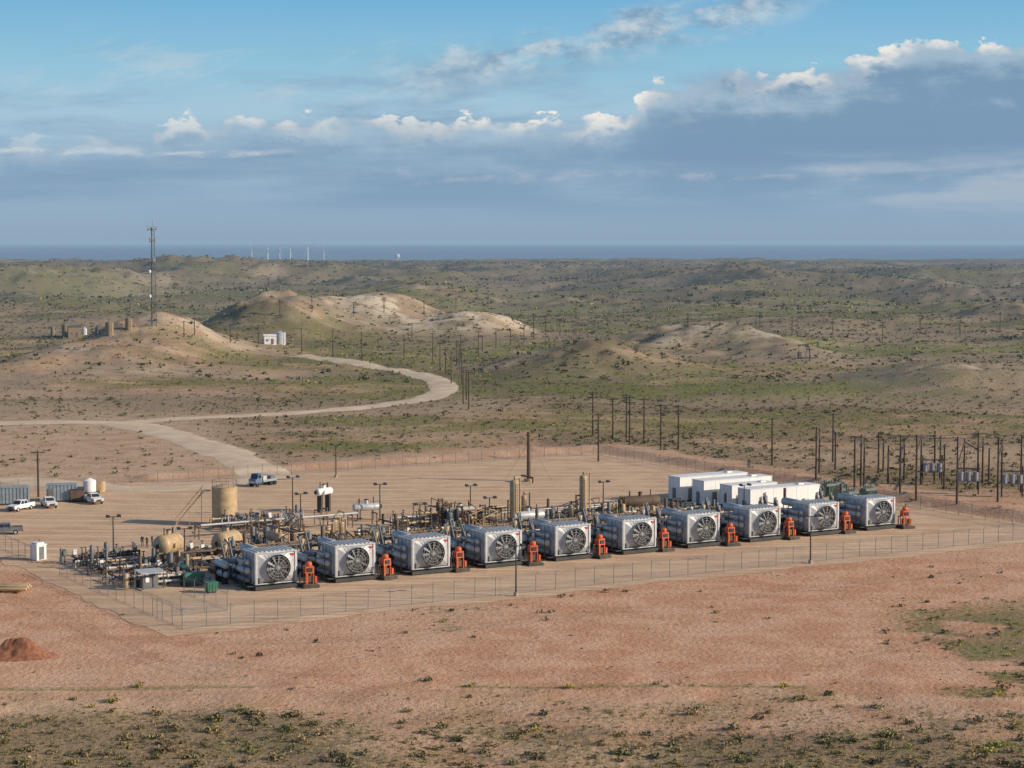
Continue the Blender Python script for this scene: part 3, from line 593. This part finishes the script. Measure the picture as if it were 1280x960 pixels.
def container(Ln,wd,h,mt,roof=False):
    k=MB(); k.box((Ln/2,wd/2,h/2+.25),(Ln,wd,h),mt); k.box((Ln/2,wd/2,.14),(Ln+.1,wd+.1,.22),'dark_steel')
    n=int(Ln/(2.4 if roof else .6)); dp=.03 if roof else .07
    for i in range(n+1):
        for y in (-dp/2,wd+dp/2): k.box((Ln*i/n,y,h/2+.25),(.1,dp,h-.1),mt)
    for i in range(4):
        for x in (-.02,Ln+.02): k.box((x,wd*(i+.5)/4,h/2+.25),(.05,.08,h-.1),mt)
    k.box((Ln/2,wd/2,h+.27),(Ln+.15,wd+.15,.1),mt)
    k.box((Ln*.15,-.08,1.3),(.95,.05,2.05),'grey_paint'); k.box((-.08,wd/2,1.3),(.05,.95,2.05),'grey_paint')
    if roof:
        for q in range(2): k.box((Ln*(.62+.17*q),-.3,1.7),(.9,.5,.9),'silver_cladding')
        k.box((Ln*.8,wd/2,h+.42),(1.1,.9,.25),mt)
    return k
cmw=container(14.5,3.3,4.0,'white_paint',True).mesh('white_equipment_container'); cms=container(9.5,3.3,3.7,'white_paint',True).mesh('white_equipment_container')
for u,v,me in ((850,628,cmw),(880,633,cmw),(915,637,cms),(938,645,cmw)):
    put('white_equipment_container',me,PF(u,v),RA,PZ)
def transformer():
    k=MB(); k.box((0,0,.15),(3,2.4,.3),'concrete'); k.box((0,0,1.4),(2.2,1.5,2.1),'grey_green_paint')
    for s_ in (-1,1):
        for j in range(7): k.box((-.9+j*.3,s_*1.0,1.35),(.08,.5,1.5),'grey_green_paint')
    for x in (-.6,0,.6): k.cyl((x,0,2.45),(x,0,3.1),.1,'brown_pipe',r2=.06)
    k.tank((-.6,.5,2.8),(.6,.5,2.8),.25,'grey_green_paint'); return k
tm=transformer().mesh('power_transformer')
for u,v in ((1020,624),(1036,622),(1052,628),(1064,632),(1085,628),(1048,620)): put('power_transformer',tm,PF(u,v),RA,PZ)
k=MB()
for x in (-1.4,1.4):
    for y in (-1.,1.): k.box((x,y,1.1),(.1,.1,2.2),'dark_steel')
k.box((0,0,2.3),(3.4,2.6,.1),'silver_cladding',Matrix.Rotation(.08,3,'X')); k.box((0,.4,.9),(2.2,.7,1.5),'grey_paint'); k.box((0,0,.06),(3.4,2.6,.12),'concrete'); k.box((-.4,0,1.2),(.5,.1,.7),'white_paint')
cmx=k.mesh('equipment_canopy')
put('equipment_canopy',cmx,PF(188,736),RA,PZ)
k=MB(); k.box((0,0,.3),(2.8,1.4,.4),'dark_steel'); k.box((0,0,1.1),(2.4,1.2,1.2),'green_paint',tp=(.95,.9)); k.cyl((.8,0,1.7),(.8,0,2.3),.08,'dark_steel'); k.box((-1.22,0,1.1),(.05,.9,.8),'dark_steel')
for x in (-.8,.8):
    for y in (-.75,.75): k.cyl((x,y-.1,.35),(x,y+.1,.35),.35,'rubber')
g1=k.mesh('green_generator'); put('green_generator',g1,PF(240,732),RA,PZ); put('green_generator',g1,PF(232,722),RA+1.2,PZ)
k=MB(); k.box((0,0,.75),(1.3,1.1,1.1),'green_paint',tp=(1.12,1.15)); k.box((0,0,1.36),(1.55,1.35,.1),'green_paint'); 
for x in (-.4,.4): k.box((x,0,.1),(.15,1.1,.15),'dark_steel')
for x in (-.45,0,.45): k.box((x,-.6,.8),(.08,.08,1.0),'green_paint')
place('green_dumpster',k,264,741)
k=MB(); k.box((0,0,1.1),(1.6,1.6,2.1),'white_paint'); k.box((0,0,2.22),(1.75,1.75,.15),'white_paint'); k.box((0,-.83,1.05),(.8,.05,1.8),'grey_paint'); k.box((0,0,2.4),(1.2,1.2,.2),'white_paint'); k.cyl((.6,.6,2.2),(.6,.6,2.8),.06,'dark_steel')
place('portable_toilet',k,48,700,.3)
k=MB()
for i in range(5):
    k.tank((-2.2+.1*i,-.8+i*.5,.5+(i%2)*.25),(2.4,-.8+i*.5,.5+(i%2)*.25),.22,'tan_paint',n=10)
for x in (-1.4,1.4): k.box((x,.2,.15),(.2,3,.2),'brown_pipe')
place('pipe_pile',k,12,740,-.6)
n=70; gx,gy=np.meshgrid(np.linspace(-6,6,n),np.linspace(-4,4,n),indexing='ij')
hh=2.0*np.exp(-((gx/2.4)**2+(gy/1.5)**2)**.8)+1.1*np.exp(-(((gx-2.2)/1.5)**2+((gy+.6)/1.1)**2))+(fbm(gx*1.2,gy*1.2,51)-.5)*.9*np.exp(-((gx/4)**2+(gy/2.6)**2))
hh=hh-.08-.3*sm(np.hypot(gx/5.6,gy/3.7),.8,1)
I=np.arange(n*n).reshape(n,n); ob=quadmesh('dirt_pile',np.stack([gx,gy,hh],-1).reshape(-1,3),np.stack([I[:-1,:-1],I[1:,:-1],I[1:,1:],I[:-1,1:]],-1).reshape(-1,4),[MT['red_dirt']]); pq=PF(16,820); ob.location=(pq[0],pq[1],.02)
# ------------------------------------------------------------ vehicles
def pickup(mt):
    k=MB()
    k.ext([(-2.85,.55),(2.8,.5),(2.85,1.0),(2.7,1.12),(1.35,1.22),(-2.85,1.18)],-.95,.95,mt)
    cab=[(1.35,1.2),(.65,1.86),(-.85,1.9),(-1.15,1.2)]
    vs=[(s_*(.93 if z<1.5 else .74),y,z) for s_ in (-1,1) for y,z in cab]; k.add(vs,[(0,1,2,3),(7,6,5,4),(0,4,5,1),(1,5,6,2),(2,6,7,3)],mt)
    vs=[(s_*(.80 if z<1.5 else .68),y+.03,z+.02) for s_ in (-1,1) for y,z in ((1.27,1.27),(.72,1.8))]; k.add([vs[0],vs[2],vs[3],vs[1]],[(0,1,2,3)],'glass')
    for s_ in (-1,1):
        k.add([(s_*.935,1.12,1.27),(s_*.935,-.95,1.27),(s_*.775,-.8,1.8),(s_*.775,.6,1.8)],[(0,1,2,3)],'glass'); k.box((s_*.86,.12,1.5),(.14,.08,.66),mt)
        for y in (-1.75,1.85):
            k.cyl((s_*.99,y,.4),(s_*.72,y,.4),.41,'rubber',n=16); k.cyl((s_*1.0,y,.4),(s_*.98,y,.4),.22,'silver_cladding',n=10)
        k.box((s_*.9,-2.,1.25),(.1,1.7,.14),mt); k.box((s_*.7,2.86,.9),(.4,.05,.2),'light_lamp'); k.box((s_*.85,-2.87,1.0),(.15,.05,.3),'red_paint')
    k.box((0,-1.98,1.195),(1.65,1.55,.03),'rubber'); k.box((0,2.88,.85),(.9,.06,.28),'dark_steel'); k.box((0,2.9,.55),(1.8,.15,.2),'dark_steel'); k.box((0,-2.9,.55),(1.8,.12,.2),'dark_steel'); k.box((0,-2.83,1.22),(1.8,.08,.12),mt)
    return k.mesh('pickup_truck')
pw=pickup('white_paint'); pg=pickup('grey_paint')
for u,v,ro,me in ((26,638,2.7,pw),(61,634,3.6,pw),(117,629,3.7,pw),(6,668,1.8,pg)): put('pickup_truck',me,PF(u,v),ro,PZ,.92)
def ctruck():
    k=MB(); k.box((0,0,.75),(.9,7,.3),'dark_steel'); k.ext([(1.6,.8),(3.6,.8),(3.6,1.7),(3.0,1.85),(2.7,2.9),(1.6,3.0)],-1.1,1.1,'blue_paint')
    k.add([(-.95,3.06,1.92),(.95,3.06,1.92),(.9,2.76,2.8),(-.9,2.76,2.8)],[(0,1,2,3)],'glass')
    for s_ in (-1,1):
        k.box((s_*1.11,2.2,2.3),(.03,.9,.7),'glass')
        for y in (2.8,-1.6,-2.8): k.cyl((s_*1.15,y,.5),(s_*.75,y,.5),.5,'rubber',n=16)
    k.box((0,-1.2,1.2),(2.1,4.4,.5),'blue_grey_paint'); k.box((0,.4,1.9),(2.,1.2,.9),'silver_cladding'); k.box((0,-2.4,1.7),(1.6,1.4,.7),'grey_paint'); k.cyl((-.9,1.4,1),(-.9,1.4,3.4),.08,'silver_cladding'); k.box((0,3.65,1.1),(1.8,.08,.5),'silver_cladding'); return k.mesh('service_truck')
put('service_truck',ctruck(),PF(329,607),2.5,PZ,.8)
for u,v,ro,L_ in ((-10,632,0,6.),(58,628,0,5.)): put('storage_container',container(L_,2.5,2.7,'blue_grey_paint'),PF(u,v),.15,PZ)
k=MB(); k.cyl((0,0,.5),(0,0,2.6),1.15,'white_paint',n=20); k.cyl((0,0,2.6),(0,0,3.),1.15,'white_paint',r2=.3,n=20); k.box((0,0,.3),(2.6,3.2,.25),'dark_steel'); k.cyl((2.2,.3,.5),(2.2,.3,2.3),.8,'tan_paint',n=16)
for y in (-1,1): k.cyl((-1.4,y,.35),(1.4,y,.35),.35,'rubber')
put('water_tank_trailer',k,PF(112,619),RA,PZ)
k=MB(); k.box((0,0,1.2),(2.2,4,1.8),'brown_pipe'); k.box((0,0,.3),(2.3,4.6,.2),'dark_steel'); k.box((0,0,2.15),(2.3,4.1,.1),'dark_steel')
for y in (-1,1): k.cyl((-1.2,y,.4),(1.2,y,.4),.4,'rubber')
put('tool_trailer',k,PF(97,626),.2,PZ)
# ------------------------------------------------------------ people
def person(p,rot,lean,top):
    J={'pel':(0,0,.95),'sp':(0,.02*lean,1.2),'ch':(0,.04*lean,1.4),'nk':(0,.05*lean,1.52),'hd':(0,.06*lean,1.62),'ht':(0,.06*lean,1.72),
       'ls':(-.19,.03,1.42),'le':(-.26,.0,1.14),'lw':(-.24,.1,.9),'lh':(-.23,.13,.82),'rs':(.19,.03,1.42),'re':(.27,-.02,1.15),'rw':(.2,.18,1.08),'rh':(.17,.25,1.08),
       'lp':(-.1,0,.9),'lk':(-.12,.03,.5),'la':(-.13,-.02,.09),'lt':(-.14,.15,.04),'rp':(.1,0,.9),'rk':(.13,.05,.5),'ra':(.14,.02,.09),'rt':(.16,.18,.04)}
    E=[('pel','sp'),('sp','ch'),('ch','nk'),('nk','hd'),('hd','ht'),('ch','ls'),('ls','le'),('le','lw'),('lw','lh'),('ch','rs'),('rs','re'),('re','rw'),('rw','rh'),('pel','lp'),('lp','lk'),('lk','la'),('la','lt'),('pel','rp'),('rp','rk'),('rk','ra'),('ra','rt')]
    Rr={'pel':.15,'sp':.14,'ch':.16,'nk':.06,'hd':.1,'ht':.085,'ls':.075,'rs':.075,'le':.05,'re':.05,'lw':.035,'rw':.035,'lh':.04,'rh':.04,'lp':.1,'rp':.1,'lk':.07,'rk':.07,'la':.05,'ra':.05,'lt':.045,'rt':.045}
    ks=list(J); me=bpy.data.meshes.new('person'); me.from_pydata([J[q] for q in ks],[(ks.index(a),ks.index(b_)) for a,b_ in E],[])
    ob=bpy.data.objects.new('person',me); S.collection.objects.link(ob)
    ob.modifiers.new('skin','SKIN'); sk=me.skin_vertices[0].data
    for i,q in enumerate(ks): sk[i].radius=(Rr[q],Rr[q]*.85); sk[i].use_root=(q=='pel')
    sb=ob.modifiers.new('sub','SUBSURF'); sb.levels=sb.render_levels=1
    dg=bpy.context.evaluated_depsgraph_get(); me2=bpy.data.meshes.new_from_object(ob.evaluated_get(dg)); ob.modifiers.clear(); ob.data=me2
    me2.materials.clear()
    for q in (top,'cloth_navy','skin','hair','white_paint'): me2.materials.append(MT[q])
    for f in me2.polygons:
        c=f.center; f.use_smooth=True
        f.material_index=4 if c.z>1.67 else 2 if c.z>1.53 or (abs(c.x)>.15 and c.z<.92 and c.z>.76 and c.y>.08) or (c.y>.2 and c.z>.9) else 0 if c.z>.95 else 3 if c.z<.12 else 1
    ob.location=(p[0],p[1],PZ); ob.rotation_euler=(0,0,rot)
person(PF(178,684),.3,1,'cloth_navy'); person(PF(184,685),2.6,0,'cloth_khaki'); person(PF(190,683),-1.8,2,'cloth_navy')
# ------------------------------------------------------------ utility poles
def upole(h,arms=1):
    k=MB(); r=.19 if h<14 else .24; k.cyl((0,0,-.3),(0,0,h),r,'wood',r2=r*.75,n=8)
    for j in range(arms):
        z=h-.35-j*1.1; k.box((0,.16,z),(2.6,.12,.16),'wood')
        for x in (-1.15,-.45,1.15): k.cyl((x,.16,z+.08),(x,.16,z+.35),.06,'insulator',n=6)
        k.cyl((-.9,.16,z),(0,.1,z-.7),.03,'far_steel',n=4); k.cyl((.9,.16,z),(0,.1,z-.7),.03,'far_steel',n=4)
    return k
def pp(u,vt,vb,arms=1,rot=None):
    p,h=hpx(u,vt,vb); put('utility_pole',upole(h,arms),p,random.uniform(-.2,.2) if rot is None else rot); return (p[0],p[1],hz(p)+h)
tops=[pp(*q,1,.4) for q in [(541,416,450),(550,428,458),(557,436,468),(564,440,480),(579,458,505),(586,464,512)]]
topsb=[pp(*q,1,.4) for q in [(576,418,448),(571,426,456),(574,430,462),(577,440,478),(583,462,500)]]
tops2=[pp(*q,1,1.2) for q in [(230,402,422),(288,404,428),(323,406,431),(377,410,442),(416,413,447),(452,415,452),(505,418,450),(541,420,452)]]
for q in [(243,398,420),(598,414,446),(620,410,436),(638,412,432),(667,392,424),(655,402,428),(682,398,420),(990,396,420),(1103,402,426),(480,374,392),(570,372,388),(1041,398,418),(1200,395,420),(900,392,408),(287,362,380),(210,366,384),(1120,372,388),(760,392,410),(820,388,404),(48,563,622),(1012,436,452),(350,375,395),(390,372,392),(530,376,394),(442,378,396),(610,368,386),(700,400,420),(720,380,398),(860,392,410),(950,390,410),(1150,398,418),(1250,392,414),(160,392,412),(515,404,424),(1070,380,396),(603,420,440)]: pp(*q)
tops3=[pp(*q,2) for q in [(741,489,545),(766,497,550),(748,516,577),(787,495,556),(805,497,553),(826,505,562),(848,506,563),(783,492,548)]]
def wires(tp,nw=3,off=.5):
    k=MB()
    for a,b_ in zip(tp[:-1],tp[1:]):
        for j in range(nw):
            o_=Vector(((j-1)*off,0,-.15)); a_=Vector(a)+o_; c=Vector(b_)+o_; pr=a_
            for t in range(1,9): 
                s_=t/8; q=a_.lerp(c,s_)-Vector((0,0,4*s_*(1-s_)*(c-a_).length*.02)); k.cyl(pr,q,.022,'far_steel',n=3,cap=False); pr=q
    put('power_line',k,(0,0),0,0)
wires(tops,3,1.1); wires(topsb,3,1.1); wires(tops2,2,.3); wires([tops3[0],tops3[1],tops3[3],tops3[4],tops3[5],tops3[6]],3,1.)
SUB=[(965,522,582),(1020,534,600),(1024,536,592),(1041,516,578),(1044,540,588),(1068,545,612),(1076,543,608),(1080,548,606),(1098,541,592),(1104,548,588),(1125,543,616),(1130,548,600),(1145,543,626),(1151,542,606),(1168,538,602),(1175,545,598),(1196,545,630),(1205,548,600),(1222,540,612),(1228,546,604),(1247,545,628),(1252,548,602),(1276,543,616),(1236,560,600),(1180,556,612),(1110,556,604)]
st=[pp(*q,0 if i%3 else 1,RA) for i,q in enumerate(SUB)]
def beam(a,b_,dz=.6):
    k=MB(); a=Vector(a);b_=Vector(b_); z=min(a.z,b_.z)-dz; k.cyl((a.x,a.y,z),(b_.x,b_.y,z),.12,'wood',n=6)
    for t in (.25,.5,.75): q=a.lerp(b_,t); k.cyl((q.x,q.y,z),(q.x,q.y,z-.8),.08,'insulator',n=6)
    put('substation_crossbeam',k,(0,0),0,0)
for i,j in ((1,2),(3,4),(5,6),(6,7),(8,9),(10,11),(12,13),(14,15),(16,17),(18,19),(20,21),(13,14),(17,18)): beam(st[i],st[j])
wires([st[0],st[3],st[8],st[13],st[18],st[22]],3,.8); wires([st[1],st[5],st[10],st[16],st[20]],3,.8)
def capbank():
    k=MB()
    for x in (-1.8,1.8): k.cyl((x,0,-.2),(x,0,5.5),.14,'wood',n=8)
    k.box((0,0,2.4),(4.4,1.2,.2),'far_steel'); k.box((0,0,4.6),(4.2,.2,.2),'wood')
    for x in (-1.3,0,1.3):
        k.cyl((x,0,2.5),(x,0,4.),.5,'insulator',n=14); 
        for y in (-.2,.2): k.cyl((x+y,0,4.),(x+y,0,4.5),.06,'insulator',n=6)
    for x in (-1.3,0,1.3): k.cyl((x,0,4.6),(x,0,5.3),.07,'insulator',n=6)
    return k
cb=capbank().mesh('transformer_bank')
for u,v in ((1165,606),(1210,618),(1265,622)): put('transformer_bank',cb,P(u,v),RA-.6)
# ------------------------------------------------------------ radio tower
p=P(192,408); TH_=(408-285)/F*p[1]; k=MB(); R_=.8
c3=[(R_*math.cos(a),R_*math.sin(a)) for a in (.3,2.4,4.5)]
for x,y in c3: k.cyl((x*1.5,y*1.5,-1),(x*.8,y*.8,TH_),.11,'far_steel',n=5)
n=int(TH_/1.8)
for i in range(n):
    z0=TH_*i/n;z1=TH_*(i+1)/n; s0=1.5-.7*i/n; s1=1.5-.7*(i+1)/n
    for j in range(3):
        a=c3[j];b_=c3[(j+1)%3]; k.cyl((a[0]*s0,a[1]*s0,z0),(b_[0]*s1,b_[1]*s1,z1),.055,'far_steel',n=4); k.cyl((a[0]*s1,a[1]*s1,z1),(b_[0]*s1,b_[1]*s1,z1),.055,'far_steel',n=4)
for z,w_ in ((TH_-.8,2.6),(TH_*.86,1.6),(TH_*.66,1.2)):
    k.box((0,0,z),(w_,w_,.15),'far_steel')
    for j in range(6): a=j*1.05; k.box((math.cos(a)*w_*.65,math.sin(a)*w_*.65,z+.4),(.35,.3,1.6),'far_silver')
k.cyl((0,0,TH_),(0,0,TH_+2.5),.06,'far_steel',n=5)
for z in (TH_*.3,TH_*.55): k.cyl((-.9,-.9,z),(-1.3,-1.3,z),.7,'far_white',n=14)
put('radio_tower',k,p,0)
# ------------------------------------------------------------ distant tanks & buildings
def ftank(r,h,mt):
    k=MB(); k.cyl((0,0,-.5),(0,0,h),r,mt,n=20); k.cyl((0,0,h),(0,0,h+.5),r,mt,r2=.3,n=20); k.cyl((0,0,h*.5),(0,0,h*.5+.12),r*1.02,mt,n=20); k.cyl((r*.7,-r*.75,-.3),(r*.7,-r*.75,h+1),.06,'far_steel',n=5); k.cyl((0,0,h+.4),(0,0,h+.9),.25,mt); return k
for u,v,r,h,mt in [(350,431,2.4,5.0,'far_silver'),(82,421,1.8,5.6,'far_tan'),(137,419,1.5,4.6,'far_tan'),(66,420,1,4,'far_tan'),(161,412,1.3,4,'far_tan'),(106,419,1,3,'far_white'),(122,419,.9,2.6,'far_steel')]:
    put('oilfield_tank',ftank(r,h,mt),P(u,v),0)
def shed(a,b_,h,mt):
    k=MB(); k.box((0,0,h/2-.2),(a,b_,h+.4),mt)
    vs=[(-a/2-.2,-b_/2-.2,h),(a/2+.2,-b_/2-.2,h),(a/2+.2,b_/2+.2,h),(-a/2-.2,b_/2+.2,h),(-a/2-.2,0,h+.8),(a/2+.2,0,h+.8)]; k.add(vs,[(0,1,5,4),(2,3,4,5),(1,2,5),(3,0,4),(3,2,1,0)],'far_steel' if mt=='far_tan' else mt)
    k.box((a*.15,-b_/2-.03,1.1),(1.,.08,2.2),'far_steel'); k.box((-a*.25,-b_/2-.03,1.6),(.9,.08,.8),'far_steel'); return k
put('tan_shed',shed(6,5,4.6,'far_tan'),P(93,421),.3); put('white_pump_house',shed(5,4,3.2,'far_white'),P(337,430),.3)
k=MB(); k.box((0,0,.2),(5,2,.3),'far_steel')
for s_ in (-1,1): k.cyl((s_*1,0,.3),(0,0,5),.15,'far_steel'); 
k.cyl((-3.5,0,4.6),(3.5,0,5.6),.25,'far_steel'); k.box((3.7,0,4.9),(.6,.5,2.2),'far_steel'); k.cyl((4,0,4.5),(4,0,0),.05,'far_steel'); k.box((-3.2,0,1.3),(1,1.6,2),'far_steel'); k.cyl((-3.2,.5,1.5),(-3.4,.3,4.6),.1,'far_steel')
put('pump_jack',k,P(1010,448),.2)
def turbine(h):
    k=MB(); k.cyl((0,0,-5),(0,0,h),h*.035,'far_white',r2=h*.022,n=10); k.box((0,-h*.02,h),(h*.04,h*.09,h*.04),'far_white')
    ph=random.random()*2
    for j in range(3):
        a=ph+j*2.094; k.cyl((0,-h*.07,h),(math.sin(a)*h*.3,-h*.07,h+math.cos(a)*h*.3),h*.010,'far_white',r2=h*.004,n=5)
    return k
for u,vt in ((315,314),(335,309),(350,311),(363,311),(385,307),(405,316)):
    y=8800; x=(u-640)/F*y; z=hz((x,y)); h=(CH-(vt-300)/F*y)-z; put('wind_turbine',turbine(h),(x,y))
y=7600; x=(497-640)/F*y; z=hz((x,y)); h=(CH-(318-300)/F*y)-z; k=MB(); k.cyl((0,0,-3),(0,0,h-8),2.5,'far_white'); k.tank((0,0,h-9),(0,0,h-3),9,'far_white',dome=.7); put('water_tower',k,(x,y))
k=MB()
for i in range(90):
    x=random.uniform(-900,300)*1.6; y=random.uniform(8200,11000); x*=1.2; z=hz((x,y)); s_=random.uniform(6,20); k.box((x,y,z+s_*.3),(s_*1.6,s_,s_*.8),random.choice(['far_white','far_silver','far_tan']))
    k.box((x,y,z+s_*.75),(s_*1.7,s_*.4,s_*.2),'far_silver')
put('distant_town',k,(0,0),0,0)
print('done',STEP,LB)
